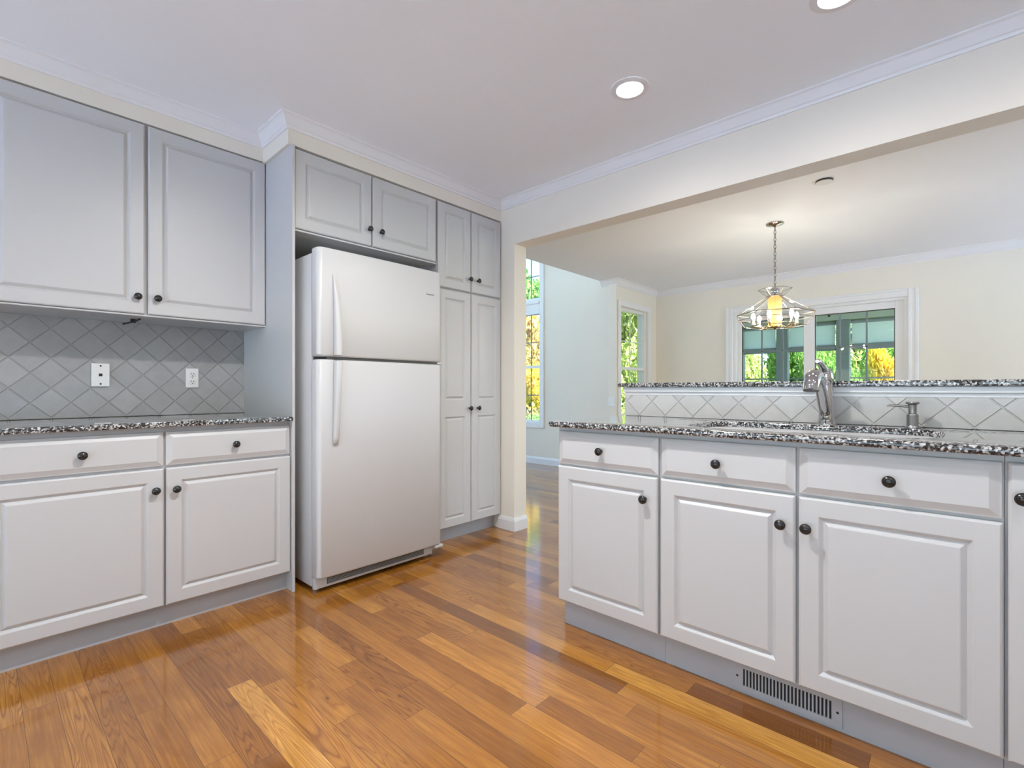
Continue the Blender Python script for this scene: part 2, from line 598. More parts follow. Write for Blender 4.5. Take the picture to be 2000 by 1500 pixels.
def panel_front(F, s0, s1, z0, z1, t, panels, outer, groove):
    """a moulded front: outer = [(inset, depth)] from the back edge to the flat, panels = rects, groove = [(inset, depth)]"""
    mb = MB()
    out = -F.n
    def ring(r, prof):
        for (i0, d0), (i1, d1) in zip(prof, prof[1:]):
            a = [(r[0] + i0, r[2] + i0), (r[1] - i0, r[2] + i0), (r[1] - i0, r[3] - i0), (r[0] + i0, r[3] - i0)]
            b = [(r[0] + i1, r[2] + i1), (r[1] - i1, r[2] + i1), (r[1] - i1, r[3] - i1), (r[0] + i1, r[3] - i1)]
            cs, cz = (r[0] + r[1]) / 2, (r[2] + r[3]) / 2
            for k in range(4):
                l = (k + 1) % 4
                pts = [F.p(*a[k], d0), F.p(*a[l], d0), F.p(*b[l], d1), F.p(*b[k], d1)]
                if abs(i1 - i0) < 1e-6:      # a straight side
                    m = (Vector(F.p(*a[k], 0)) + Vector(F.p(*a[l], 0))) / 2 - Vector(F.p(cs, cz, 0))
                    mb.quad(pts, m)
                else:
                    mb.quad(pts, out)
        i, d = prof[-1]
        return (r[0] + i, r[1] - i, r[2] + i, r[3] - i), d
    R0 = (s0, s1, z0, z1)
    mb.quad([F.p(s0, z0, t), F.p(s1, z0, t), F.p(s1, z1, t), F.p(s0, z1, t)], F.n)
    fl, d = ring(R0, [(0, t)] + outer)
    if not panels:
        mb.quad([F.p(fl[0], fl[2], d), F.p(fl[1], fl[2], d), F.p(fl[1], fl[3], d), F.p(fl[0], fl[3], d)], out)
        return mb
    zs = [fl[2]]
    for r in panels:
        zs += [r[2], r[3]]
    zs.append(fl[3])
    ss = [fl[0], panels[0][0], panels[0][1], fl[1]]
    for i in range(3):
        for j in range(len(zs) - 1):
            if i == 1 and j % 2 == 1:
                q, dd = ring(panels[j // 2], groove)
                mb.quad([F.p(q[0], q[2], dd), F.p(q[1], q[2], dd), F.p(q[1], q[3], dd), F.p(q[0], q[3], dd)], out)
            else:
                mb.quad([F.p(ss[i], zs[j], d), F.p(ss[i + 1], zs[j], d), F.p(ss[i + 1], zs[j + 1], d), F.p(ss[i], zs[j + 1], d)], out)
    return mb

OUTER = [(0, .006), (.002, .003), (.006, 0.0)]
GROOVE = [(0, 0.0), (.002, .0008), (.0115, .0100), (.0130, .0100), (.0245, .0008), (.027, 0.0)]
DRAWER = [(0, .012), (.002, .0095), (.006, .0085), (.024, .0008), (.026, 0.0)]

def knob(F, s, z, parent):
    mb = MB()
    prof = [(.0075, 0), (.0075, .002), (.005, .006), (.0045, .012), (.007, .015), (.0135, .018), (.0165, .022), (.0165, .025), (.0135, .029), (.009, .031), (.008, .0305), (.0065, .0318), (.0, .0322)]
    mb.lathe(prof, F.p(s, z, 0), -F.n, 20)
    return mb.build('knob', M['knob'], parent, smooth=40)

def cab_door(F, s0, s1, z0, z1, parent, knob_at=None, t=.019, fr=.056, split=None):
    if split:
        pans = [(s0 + fr, s1 - fr, z0 + fr, split[0]), (s0 + fr, s1 - fr, split[1], z1 - fr)]
    else:
        pans = [(s0 + fr, s1 - fr, z0 + fr, z1 - fr)]
    d = panel_front(F, s0, s1, z0, z1, t, pans, OUTER, GROOVE).build('door', M['cab'], parent)
    if knob_at:
        knob(F, knob_at[0], knob_at[1], d)
    return d

def cab_drawer(F, s0, s1, z0, z1, parent, knob_at=None, t=.019):
    d = panel_front(F, s0, s1, z0, z1, t, [], DRAWER, None).build('drawer', M['cab'], parent)
    if knob_at:
        knob(F, knob_at[0], knob_at[1], d)
    return d

# ------------------------------------------------------------------ the setting
CE = 2.49            # kitchen ceiling
CD = 2.44            # dining ceiling
XW, XB = 2.70, 2.835 # wall and beam between kitchen and dining room
YW = 3.258           # tiled wall behind the left run
XF = 6.47            # far dining wall
YD = 3.15            # dining window wall
XG = 5.38            # great room window wall
YE = 3.36            # edge of the dining ceiling
XK, YK = -2.6, -2.9  # walls behind the photographer
YN = 8.6             # far left end of the great room
HG = 5.2

def floor_mesh():
    bm = bmesh.new()
    uv = bm.loops.layers.uv.new('plank')
    uz = bm.loops.layers.uv.new('size')
    col = bm.loops.layers.float_color.new('tone')
    rnd = random.Random(21)
    W = .0825
    x = XK - .1
    x += (0.344 - x) % W - W    # seams fall where the photo shows them
    while x < XF + .1:
        y = YK - rnd.random() * .9
        while y < YN:
            L = rnd.choice([.32, .45, .6, .75, .9, 1.05, 1.25]) * rnd.uniform(.85, 1.15)
            y1 = y + L
            if not (x > XG and y > YD):
                vs = [bm.verts.new(p) for p in ((x, y, 0), (x + W, y, 0), (x + W, y1, 0), (x, y1, 0))]
                f = bm.faces.new(vs)
                t = (min(1, max(0, rnd.gauss(.46, .2))), rnd.random(), max(0, rnd.gauss(.15, .45)), 1)
                for lp, (a, b) in zip(f.loops, ((0, 0), (W, 0), (W, L), (0, L))):
                    lp[uv].uv = (a, b)
                    lp[uz].uv = (W, L)
                    lp[col] = t
            y = y1
        x += W
    me = bpy.data.meshes.new('floor')
    bm.to_mesh(me)
    bm.free()
    me.materials.append(M['oak'])
    o = bpy.data.objects.new('floor', me)
    sc.collection.objects.link(o)
    return struct(o)
floor_mesh()

def wall_cells(mb, ax, a0, a1, s0, s1, z0, z1, holes):
    """wall slab with rectangular holes; ax=0: normal along X, runs along Y; ax=1: normal along Y"""
    ss = sorted({s0, s1, *[h[0] for h in holes], *[h[1] for h in holes]})
    zs = sorted({z0, z1, *[h[2] for h in holes], *[h[3] for h in holes]})
    for i in range(len(ss) - 1):
        for j in range(len(zs) - 1):
            cs, cz = (ss[i] + ss[i + 1]) / 2, (zs[j] + zs[j + 1]) / 2
            if any(h[0] < cs < h[1] and h[2] < cz < h[3] for h in holes):
                continue
            if ax == 0:
                mb.box(a0, a1, ss[i], ss[i + 1], zs[j], zs[j + 1])
            else:
                mb.box(ss[i], ss[i + 1], a0, a1, zs[j], zs[j + 1])
    return mb

# ceilings
struct(MB().box(XK - .15, XB, YK - .15, YW + .14, CE, CE + .15).build('ceiling', M['ceil']))
struct(MB().box(XB, XF + .15, YK - .15, YE, CD, HG + .15).build('ceiling_dining', M['ceil']))
struct(MB().box(-.5, XG + .15, YE, YN + .15, HG, HG + .15).build('ceiling_great_room', M['ceil']))
# wall and header between the kitchen and the dining room
mb = MB()
mb.box(XW, XB, 2.445, YW + .14, 0, CE)
mb.box(XW, XB, YK, 2.445, 2.148, CE)
struct(mb.build('wall_beam', M['wall']))
# walls of the kitchen
struct(MB().box(XK, XW, YW, YW + .14, 0, CE).build('wall_left', M['wall']))
struct(MB().box(XB - .135, XB, YW + .14, YE, 0, HG).build('wall_stub', M['wall']))
BK = [(-2.7, -.1, .03, 2.38), (.1, 2.9, .03, 2.38)]  # unseen openings added to let fill light into the kitchen
struct(wall_cells(MB(), 0, XK - .15, XK, YK - .15, YW + .14, 0, CE, BK).build('wall_back', M['wall']))
RK = [(3.1, 6.2, .03, 2.3)]  # unseen opening added to light the dining room
struct(wall_cells(MB(), 1, YK - .15, YK, XK - .15, XF + .15, 0, CE, RK).build('wall_right', M['wall']))
# dining room
DOOR = (.375, 2.105, 0.0, 2.02)
struct(wall_cells(MB(), 0, XF, XF + .15, YK - .15, YD + .15, -.2, CD, [DOOR]).build('wall_far', M['wall']))
W2 = (5.47, 6.20, .70, 2.115)
struct(wall_cells(MB(), 1, YD, YD + .15, XG, XF, -.2, CD, [W2]).build('wall_dining', M['wall']))
# great room
W1 = (4.375, 6.2, .585, 3.6)
struct(wall_cells(MB(), 0, XG, XG + .15, YD + .15, YN + .15, 0, HG, [W1]).build('wall_great_room', M['wall']))
G2 = [(.2, 2.4, .1, 4.4), (2.7, 5.0, .1, 4.4)]  # unseen openings added to brighten the great room
struct(wall_cells(MB(), 1, YN, YN + .15, -.5, XG, 0, HG, G2).build('wall_north', M['wall']))
WG = [(3.7, 5.9, .1, 4.7), (6.1, 8.3, .1, 4.7)]  # more unseen openings, added to light the wall opposite
struct(wall_cells(MB(), 0, -.65, -.5, YE, YN, 0, HG, WG).build('wall_west', M['wall']))
struct(MB().box(-.5, XW, YW + .14, YE, 0, HG).build('wall_partition', M['wall']))

# cream soffit over the cabinets
mb = MB()
mb.box(XK, 1.09, 2.912, YW, 2.353, CE)
mb.box(1.09, XW, 2.580, YW, 2.345, CE)
struct(mb.build('wall_soffit', M['wall']))
# crown mouldings
def crown(zc, h=.066, o=.052):
    return [(0, zc - h), (.008, zc - h), (.012, zc - h + .012), (.018, zc - h + .016), (o - .012, zc - .014), (o - .006, zc - .010), (o, zc - .008), (o, zc), (0, zc)]
struct(MB().sweep([(XK, 2.912), (1.09, 2.912), (1.09, 2.580), (XW, 2.580), (XW, YK)], crown(CE), -1).build('trim_crown', M['trim']))
struct(MB().sweep([(XG, YE), (XG, YD), (XF, YD), (XF, YK)], crown(CD, .08, .06), -1).build('trim_crown_dining', M['trim']))
# pilaster beside the dining window
struct(MB().box(XG - .02, XG, 3.14, 3.255, 0, CD - .02, .003).build('trim_pilaster', M['wall']))
# baseboards
BB = [(0, 0), (.014, 0), (.014, .072), (.010, .086), (.006, .096), (0, .098)]
struct(MB().sweep([(XW, 2.60), (XW, 2.445), (XB, 2.445)], BB, -1).build('baseboard_wall', M['trim']))
struct(MB().sweep([(XG, YN), (XG, 3.255)], BB, -1).build('baseboard_great_room', M['trim']))
struct(MB().sweep([(XF, YD), (XF, 2.215)], BB, -1).build('baseboard_far', M['trim']))
struct(MB().sweep([(XF, .30), (XF, YK)], BB, -1).build('baseboard_far_right', M['trim']))
struct(MB().box(1.119, XW, YW - .0001, YW + .001, 0.0, .001).build('baseboard_alcove', M['trim']))

# tiled splashback
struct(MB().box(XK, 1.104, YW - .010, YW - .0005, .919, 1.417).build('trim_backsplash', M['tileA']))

# ------------------------------------------------------------------ left run
FB = LEFT(2.576)
CT = .918
def base_unit(F, s0, s1, label, deep, name='base_cabinet', toe_d=.06, loc=None, floor_z=0.0):
    pass

t = thing('wall_cabinet', 'white two-door wall cabinet hung above the grey tiled splashback', 'cabinet', (.55, 3.08, 1.42))
F = LEFT(2.908)
mb = MB()
fbox(mb, F, -.018, 1.104, 1.422, 2.350, .0205, .336)
mb.build('body', M['carcass'], t)
fbox(MB(), F, -.018, 1.104, 1.415, 1.4215, .006, .336).build('bottom_rail', M['cab'], t)
cab_door(F, -.014, .543, 1.425, 2.345, t, (.513, 1.505))
cab_door(F, .556, 1.101, 1.425, 2.345, t, (.592, 1.505))
mb = MB()
mb.tube([(.545, 3.02, 1.414), (.53, 3.05, 1.402), (.50, 3.16, 1.396)], .0045, 8)
mb.box(.515, .535, 3.06, 3.08, 1.396, 1.4148)
mb.build('bracket', M['slot'], t, label='small dark bracket under the cabinet')

t = thing('base_cabinet', 'white base cabinet with two drawers over two doors left of the refrigerator', 'cabinet', (.55, 2.9, 0))
F = FB
fbox(MB(), F, -.018, 1.1035, .104, .8945, .0205, .67).build('body', M['carcass'], t)
fbox(MB(), F, -.018, 1.1035, 0.0, .104, .063, .08).build('toe_kick', M['toe'], t)
cab_door(F, -.014, .549, .106, .712, t, (.517, .620))
cab_door(F, .558, 1.101, .106, .712, t, (.593, .617))
cab_drawer(F, -.014, .549, .722, .872, t, (.277, .797))
cab_drawer(F, .558, 1.101, .722, .872, t, (.835, .797))

tag(MB().box(-.05, 1.1035, 2.548, YW - .0105, .895, CT, .003, 2).build('countertop', M['granite'], smooth=50), 'dark speckled granite countertop under the wall cabinet', 'countertop')

t = thing('fridge_top_cabinet', 'white two-door cabinet mounted above the refrigerator', 'cabinet', (1.6, 2.9, 1.90))
mb = MB()
fbox(mb, F, 1.119, 2.072, 1.908, 2.340, .0205, .67)
mb.build('body', M['carcass'], t, label='grey cabinet box')
fbox(MB(), F, 1.119, 2.072, 1.899, 1.9075, .004, .10).build('bottom_rail', M['cab'], t)
MB().box(1.1042, 1.1185, 2.562, YW - .001, 0, 2.3445, .0012).build('side_panel', M['cab'], t, label='tall white side panel reaching the floor')
cab_door(F, 1.122, 1.580, 1.913, 2.333, t, (1.560, 2.008))
cab_door(F, 1.588, 2.066, 1.913, 2.333, t, (1.640, 2.008))

t = thing('pantry_cabinet', 'tall white four-door pantry cabinet right of the refrigerator', 'cabinet', (2.39, 2.9, 0))
fbox(MB(), F, 2.080, 2.696, .104, 2.340, .0205, .67).build('body', M['carcass'], t)
fbox(MB(), F, 2.080, 2.696, 0.0, .104, .080, .098).build('toe_kick', M['toe'], t)
cab_door(F, 2.084, 2.383, 1.756, 2.333, t, (2.366, 1.846))
cab_door(F, 2.391, 2.692, 1.756, 2.333, t, (2.446, 1.846))
cab_door(F, 2.084, 2.383, .110, 1.744, t, (2.366, .925), split=(.872, .985))
cab_door(F, 2.391, 2.692, .110, 1.744, t, (2.446, .925), split=(.872, .985))

# ------------------------------------------------------------------ refrigerator
t = thing('refrigerator', 'white top-freezer refrigerator standing in the cabinet alcove', 'refrigerator', (1.575, 2.8, 0))
mb = MB()
mb.box(1.168, 1.978, 2.482, 3.20, .030, 1.772, .006, 2)
for x in (1.21, 1.93):
    for y in (2.52, 3.12):
        mb.lathe([(.018, 0), (.018, .034)], (x, y, 0), (0, 0, 1), 12)
mb.build('case', M['fridge'], t, smooth=40)
MB().box(1.178, 1.968, 2.474, 2.484, .082, 1.775).build('door_gasket', M['gasket'], t)
def fridge_door(z0, z1, name):
    """a door slab, gently bowed, with round vertical edges"""
    x0, x1, yb, yf = 1.166, 1.978, 2.472, 2.402
    mb = MB()
    prof = []
    r = .028
    for k in range(7):
        a = R(90) * k / 6
        prof.append((x0 + r - r * math.cos(a), yf + r - r * math.sin(a) + .006))
    for k in range(1, 12):
        u = k / 12
        prof.append((x0 + r + (x1 - x0 - 2 * r) * u, yf + .006 - .006 * math.sin(math.pi * u)))
    for k in range(7):
        a = R(90) * (1 - k / 6)
        prof.append((x1 - r + r * math.cos(a), yf + r - r * math.sin(a) + .006))
    poly = [(x0, yb)] + prof + [(x1, yb)]
    c = ((x0 + x1) / 2, (yb + yf) / 2)
    def rg(z, ins):
        q = []
        for x, y in poly:
            xx = x + (ins if x < c[0] else -ins) * min(1, abs(x - c[0]) / .38)
            yy = y + (ins if y < yb - .03 else 0)
            q.append(Vector((xx, yy, z)))
        return q
    mb.rings([rg(z0, .009), rg(z0 + .003, .004), rg(z0 + .010, 0), rg(z1 - .012, 0), rg(z1 - .004, .004), rg(z1, .011)])
    return mb.build(name, M['fridge'], t, smooth=35)
fz = fridge_door(1.231, 1.797, 'freezer_door')
fd = fridge_door(.082, 1.216, 'fridge_door')
def handle(secs, parent):
    mb = MB()
    rs = []
    for z, w, pr, xc in secs:
        yb = 2.406
        ring = []
        for k in range(14):
            a = 2 * math.pi * k / 14
            cx = math.copysign(abs(math.cos(a)) ** .6, math.cos(a)) * w / 2
            cy = math.copysign(abs(math.sin(a)) ** .6, math.sin(a))
            ring.append(Vector((xc + cx, yb - pr / 2 + cy * pr / 2 , z)))
        rs.append(ring)
    mb.rings(rs)
    return mb.build('handle', M['fridge'], parent, smooth=40)
handle([(1.665, .004, .004, 1.248), (1.64, .010, .010, 1.250), (1.58, .020, .022, 1.255), (1.48, .028, .036, 1.259), (1.36, .034, .044, 1.262), (1.26, .036, .048, 1.263), (1.238, .034, .046, 1.263)], fz)
handle([(1.209, .034, .046, 1.263), (1.17, .036, .048, 1.263), (1.08, .034, .046, 1.261), (.98, .031, .040, 1.259), (.88, .030, .032, 1.258), (.81, .032, .026, 1.257), (.785, .028, .020, 1.257), (.774, .016, .012, 1.257)], fd)
mb = MB()
mb.box(1.852, 1.912, 2.4005, 2.404, 1.645, 1.649, .0006)
mb.build('badge', M['grille'], fz, label='small grey nameplate')
mb = MB()
mb.box(1.22, 1.945, 2.418, 2.476, 1.2165, 1.2305)
mb.build('gap_shade_bar', M['gasket'], t, label='dark bar standing in for the shaded gap between the two doors')  # dark bar puts the shade of the door gap into colour
MB().box(1.945, 1.985, 2.41, 2.47, 1.2175, 1.2295, .003).build('hinge', M['fridge'], t)
MB().box(1.93, 1.99, 2.41, 2.47, .062, .080, .004).build('hinge', M['fridge'], t)
mb = MB()
mb.box(1.169, 1.935, 2.448, 2.482, .022, .082, .006, 2)
mb.build('kick_plate', M['fridge'], t, smooth=40)
mb = MB()
mb.box(1.235, 1.865, 2.4465, 2.449, .036, .074, .0006)
g = mb.build('grille', M['gasket'], t, label='dark grey slatted grille')
for k in range(5):
    z = .0385 + k * .0078
    MB().box(1.238, 1.862, 2.4425, 2.4468, z, z + .0032).build('slat', M['grille'], g)

# ------------------------------------------------------------------ wall plates on the tile
t = thing('phone_jack_plate', 'wide white wall plate with a square jack and two screws, left on the splashback', 'wall plate', (.42, YW - .011, 1.072))
yb = YW - .0105
MB().box(.384, .456, yb - .014, yb, 1.075, 1.193, .003, 2).build('plate', M['plate'], t)
MB().box(.413, .427, yb - .0155, yb - .0135, 1.127, 1.141).build('jack', M['slot'], t)
for z in (1.088, 1.180):
    MB().lathe([(.0042, 0), (.0042, .0012), (.003, .002)], (.420, yb - .0138, z), (0, -1, 0), 12).build('screw', M['slot'], t)
t = thing('duplex_outlet', 'white duplex electrical outlet on the splashback near the tall panel', 'outlet', (.826, YW - .011, 1.065))
MB().box(.794, .858, yb - .007, yb, 1.069, 1.180, .003, 2).build('plate', M['plate'], t)
for zc in (1.103, 1.146):
    mb = MB()
    mb.lathe([(.0165, 0), (.0165, .0025), (.0155, .0032)], (.826, yb - .0068, zc), (0, -1, 0), 20)
    s = mb.build('socket', M['plate'], t, smooth=40)
    MB().box(.8185, .8215, yb - .0106, yb - .0098, zc - .001, zc + .008).build('slot', M['slot'], s)
    MB().box(.8305, .8335, yb - .0106, yb - .0098, zc - .001, zc + .007).build('slot', M['slot'], s)
    MB().lathe([(.0028, 0), (.0028, .0008)], (.826, yb - .0098, zc - .0085), (0, -1, 0), 10).build('ground_hole', M['slot'], s)
MB().lathe([(.003, 0), (.002, .001)], (.826, yb - .0069, 1.1245), (0, -1, 0), 10).build('screw', M['grille'], t)

# ------------------------------------------------------------------ peninsula
PX = 1.741
F = PEN(PX)
PB = 2.388           # back of the base cabinets
def pen_unit(name, label, y0, y1, doors, drawers):
    """y0 > y1; spans given as (s0, s1, z0, z1, knob)"""
    t = thing(name, label, 'cabinet', (2.05, (y0 + y1) / 2, 0))
    fbox(MB(), F, -y0, -y1, .118, .8945, .0205, PB - PX).build('body', M['carcass'], t)
    fbox(MB(), F, -y0 + (.004 if name == 'base_cabinet' else 0), -y1, 0, .118, .059, .075).build('toe_kick', M['toe'], t)
    for a in doors:
        cab_door(F, *a[:4], t, a[4], fr=.054)
    for a in drawers:
        cab_drawer(F, *a[:4], t, a[4])
    return t
pen_unit('base_cabinet', 'narrow white base cabinet at the left end of the peninsula', 1.322, .8375,
         [(-1.314, -.843, .126, .722, (-.893, .636))], [(-1.314, -.843, .730, .876, (-1.091, .803))])
pen_unit('sink_cabinet', 'wide white two-door cabinet under the peninsula sink', .8365, -.0885,
         [(-.832, -.379, .126, .722, (-.417, .629)), (-.370, .085, .126, .722, (-.346, .629))],
         [(-.832, -.379, .730, .876, (-.618, .801)), (-.370, .085, .730, .876, (-.142, .801))])
pen_unit('end_cabinet', 'white full-height-door base cabinet cut off at the right edge of the photo', -.0895, -.66,
         [(.094, .655, .126, .876, (.119, .791))], [])

# floor register in the toe kick
t = thing('vent_register', 'grey slotted air register in the toe kick under the sink cabinet', 'vent', (1.797, .40, .01))
xr = PX + .059
ya, yz = .583, .262
def vz(s): return s
FR = PEN(xr)
mb = MB()
z0, z1 = .012, .104
slots = 25
sa, sb = -ya + .030, -yz - .026
fbox(mb, FR, -ya, -yz, z0, z0 + .018, -.006, -.0005)
fbox(mb, FR, -ya, -yz, z1 - .016, z1, -.006, -.0005)
fbox(mb, FR, -ya, sa, z0 + .018, z1 - .016, -.006, -.0005)
fbox(mb, FR, sb, -yz, z0 + .018, z1 - .016, -.006, -.0005)
mb.build('frame', M['toe'], t)
fbox(MB(), FR, sa, sb, z0 + .018, z1 - .016, -.0016, -.0006).build('duct_opening', M['slot'], t)
pitch = (sb - sa) / slots
for k in range(slots + 1):
    c = sa + k * pitch
    fbox(MB(), FR, c - .0023, c + .0023, z0 + .017, z1 - .015, -.0055, -.0018).build('bar', M['toe'], t)
for s in (-ya + .013, -yz - .012):
    MB().lathe([(.004, 0), (.003, .0015)], FR.p(s, .058, -.006), -FR.n, 12).build('screw', M['slot'], t)

# pony wall with the raised bar
PW = 2.40
struct(MB().box(PW, 2.55, -1.6, 1.347, 0, 1.046).build('wall_peninsula', M['wall']))
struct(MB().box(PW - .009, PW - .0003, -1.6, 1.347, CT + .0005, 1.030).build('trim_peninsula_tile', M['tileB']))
mb = MB()
mb.box(PW - .012, PW + .01, -1.6, 1.347, 1.030, 1.0455, .002)
mb.box(PW - .024, PW + .01, -1.6, 1.350, 1.0460, 1.0715, .004, 2)
mb.box(PW + .01, 2.56, -1.6, 1.350, 1.0460, 1.0715)
struct(mb.build('trim_bar_moulding', M['trim']))
tag(MB().box(2.355, 2.80, -1.6, 1.372, 1.0720, 1.0945, .003, 2).build('bar_top', M['granite'], smooth=50), 'raised speckled granite bar top above the peninsula tile', 'bar top')

# countertop with the sink cut out
SX0, SX1, SY0, SY1 = 1.83, 2.262, .030, .800
def rrect(x0, x1, y0, y1, r, n=8):
    pts = []
    for cx, cy, a0 in ((x1 - r, y1 - r, 0), (x0 + r, y1 - r, 90), (x0 + r, y0 + r, 180), (x1 - r, y0 + r, 270)):
        for k in range(n + 1):
            a = R(a0 + 90 * k / n)
            pts.append((cx + r * math.cos(a), cy + r * math.sin(a)))
    return pts
def slab_with_hole(x0, x1, y0, y1, z0, z1, hole, bev):
    """outer rectangle and a rounded hole with the same number of points, skinned ring to ring"""
    n = len(hole)
    outer = []
    cx, cy = (x0 + x1) / 2, (y0 + y1) / 2
    # corner arcs of the hole map to tiny arcs at the slab's corners
    q = rrect(x0, x1, y0, y1, .004, n // 4 - 1)
    mb = MB()
    R1 = [[Vector((x, y, z1)) for x, y in hole], None]
    def ins(p, i):
        return (p[0] + (i if p[0] < cx else -i), p[1] + (i if p[1] < cy else -i))
    rings = [[Vector((x, y, z0)) for x, y in hole],
             [Vector((x, y, z1 - .002)) for x, y in hole],
             [Vector((x + (.0015 if x > (SX0 + SX1) / 2 else -.0015), y + (.0015 if y > (SY0 + SY1) / 2 else -.0015), z1)) for x, y in hole],
             [Vector((*ins(p, bev), z1)) for p in q],
             [Vector((*p, z1 - bev)) for p in q],
             [Vector((*p, z0 + bev)) for p in q],
             [Vector((*ins(p, bev), z0)) for p in q],
             [Vector((x, y, z0)) for x, y in hole]]
    mb.rings(rings, True, False)
    bmesh.ops.remove_doubles(mb.bm, verts=mb.bm.verts, dist=1e-6)
    bmesh.ops.recalc_face_normals(mb.bm, faces=mb.bm.faces)
    return mb
HOLE = rrect(SX0, SX1, SY0, SY1, .12, 8)
tag(slab_with_hole(1.708, PW - .0095, -.70, 1.342, .895, CT, HOLE, .004).build('countertop', M['granite'], smooth=50), 'long speckled granite countertop on the peninsula around the sink', 'countertop')
# undermount basin
t = thing('kitchen_sink', 'undermount stainless steel sink set in the peninsula countertop', 'sink', (2.05, .415, .70))
def off(pts, d):
    cx, cy = (SX0 + SX1) / 2, (SY0 + SY1) / 2
    return [(x + (d if x > cx else -d), y + (d if y > cy else -d)) for x, y in pts]
def ringz(d, z): return [Vector((x, y, z)) for x, y in off(HOLE, d)]
mb = MB()
mb.rings([ringz(.02, .8935), ringz(.004, .8937), ringz(.004, .888), ringz(0, .88), ringz(-.006, .72), ringz(-.03, .705)], True, False)
vs = [mb.bm.verts.new(p) for p in ringz(-.03, .705)]
f = mb.bm.faces.new(vs)
mb.build('basin', M['steel'], t, smooth=40)
MB().lathe([(.045, 0), (.045, .003), (.03, .004), (.0, .002)], (2.05, .415, .7055), (0, 0, 1), 20).build('drain', M['chrome'], t, smooth=40)

# faucet
fx, fy = 2.318, .392
t = thing('kitchen_faucet', 'chrome single-lever pull-out faucet behind the sink', 'faucet', (fx, fy, CT))
MB().lathe([(.034, 0), (.034, .003), (.031, .008), (.029, .018), (.028, .020)], (fx, fy, CT), (0, 0, 1), 28).build('base', M['chrome'], t, smooth=40)
mb = MB()
rs = []
for k, (h, rx, ry, dx) in enumerate([(.018, .0275, .0275, 0), (.06, .027, .026, -.001), (.10, .0265, .025, -.002), (.14, .026, .0245, -.004), (.165, .026, .0245, -.006), (.168, .0265, .025, -.006)]):
    rs.append([Vector((fx + dx + rx * math.cos(2 * math.pi * i / 24), fy + ry * math.sin(2 * math.pi * i / 24), CT + h)) for i in range(24)])
mb.rings(rs)
mb.build('body', M['chrome'], t, smooth=40)
# spout grows out of the body and leans over the sink
mb = MB()
mb.tube([(fx - .004, fy, CT + .035), (fx - .035, fy + .004, CT + .085), (fx - .085, fy + .005, CT + .145), (fx - .125, fy + .008, CT + .178)], [.021, .021, .0205, .021], 18)
sp = mb.build('spout', M['chrome'], t, smooth=40)
mb = MB()
hx, hy = fx - .130, fy + .008
mb.tube([(hx + .022, hy - .003, CT + .170), (hx + .002, hy, CT + .190), (hx - .024, hy + .003, CT + .196), (hx - .046, hy + .006, CT + .186), (hx - .060, hy + .008, CT + .160), (hx - .064, hy + .009, CT + .138)], [.021, .0245, .027, .0285, .029, .027], 18)
sh = mb.build('spray_head', M['chrome'], t, smooth=40)
MB().lathe([(.0265, 0), (.0255, .004), (.0, .0045)], (hx - .0645, hy + .009, CT + .1385), (-.12, 0, -1), 18).build('nozzle', M['gasket'], sh, smooth=40)
# handle cap and lever
mb = MB()
mb.lathe([(.0255, 0), (.027, .006), (.0275, .02), (.0255, .038), (.020, .052), (.010, .060), (.0, .062)], (fx - .006, fy, CT + .170), (-.25, .03, 1), 24)
cap = mb.build('lever_cap', M['chrome'], t, smooth=40)
mb = MB()
mb.tube([(fx - .010, fy, CT + .205), (fx - .040, fy + .004, CT + .228), (fx - .080, fy + .008, CT + .246), (fx - .112, fy + .010, CT + .252), (fx - .121, fy + .010, CT + .251)], [.017, .014, .0115, .0105, .006], 12)
mb.build('lever', M['chrome'], t, smooth=40)

# soap dispenser
dx, dy = 2.315, .122
t = thing('soap_dispenser', 'small brushed-nickel soap dispenser on the counter right of the faucet', 'soap dispenser', (dx, dy, CT))
MB().lathe([(.024, 0), (.024, .002), (.019, .006), (.0175, .010), (.0175, .046), (.0165, .050), (.0125, .053)], (dx, dy, CT), (0, 0, 1), 24).build('body', M['nickel'], t, smooth=40)
MB().lathe([(.0125, .050), (.0125, .082), (.0135, .086), (.0205, .090), (.021, .093), (.018, .096), (.0, .0965)], (dx, dy, CT), (0, 0, 1), 24).build('pump_head', M['nickel'], t, smooth=40)
MB().tube([(dx, dy + .008, CT + .078), (dx - .008, dy + .036, CT + .081), (dx - .016, dy + .066, CT + .083), (dx - .018, dy + .074, CT + .081)], [.0048, .0045, .004, .0036], 10).build('spout', M['nickel'], t, smooth=40)

# ------------------------------------------------------------------ ceiling lamps
def can(x, y, label, group=None, watt=1.0):
    t = thing('recessed_light', label, 'ceiling light', (x, y, CE - .01), group)
    mb = MB()
    # flat trim ring with a shallow cone up to the lens
    mb.lathe([(.090, -.0005), (.090, -.003), (.084, -.006), (.064, -.007), (.060, -.003), (.060, -.0005)], (x, y, CE), (0, 0, 1), 40, cap=False)
    mb.build('trim_ring', M['trim'], t, smooth=30)
    mb = MB()
    mb.lathe([(.0605, -.0010), (.0605, -.0040), (.050, -.0058), (.0, -.0062)], (x, y, CE), (0, 0, 1), 32)
    mb.build('lens', M['lens'], t, smooth=60)
    l = bpy.data.lights.new('lamp', 'SPOT')
    l.energy = CAN_WATT * watt
    l.color = CAN_COLOR
    l.spot_size = R(172)
    l.spot_blend = 0.8
    l.shadow_soft_size = .05
    lo = bpy.data.objects.new('lamp', l)
    sc.collection.objects.link(lo)
    lo.parent = t
    lo.location = (0, 0, -.004)
    return t
can(2.088, 1.150, 'round lit recessed ceiling light nearest the dining room beam', None, .35)
can(2.094, .318, 'lit recessed ceiling light cut off at the top edge of the photo', None, .35)
UN = 'unseen lit recessed kitchen ceiling light outside the frame'
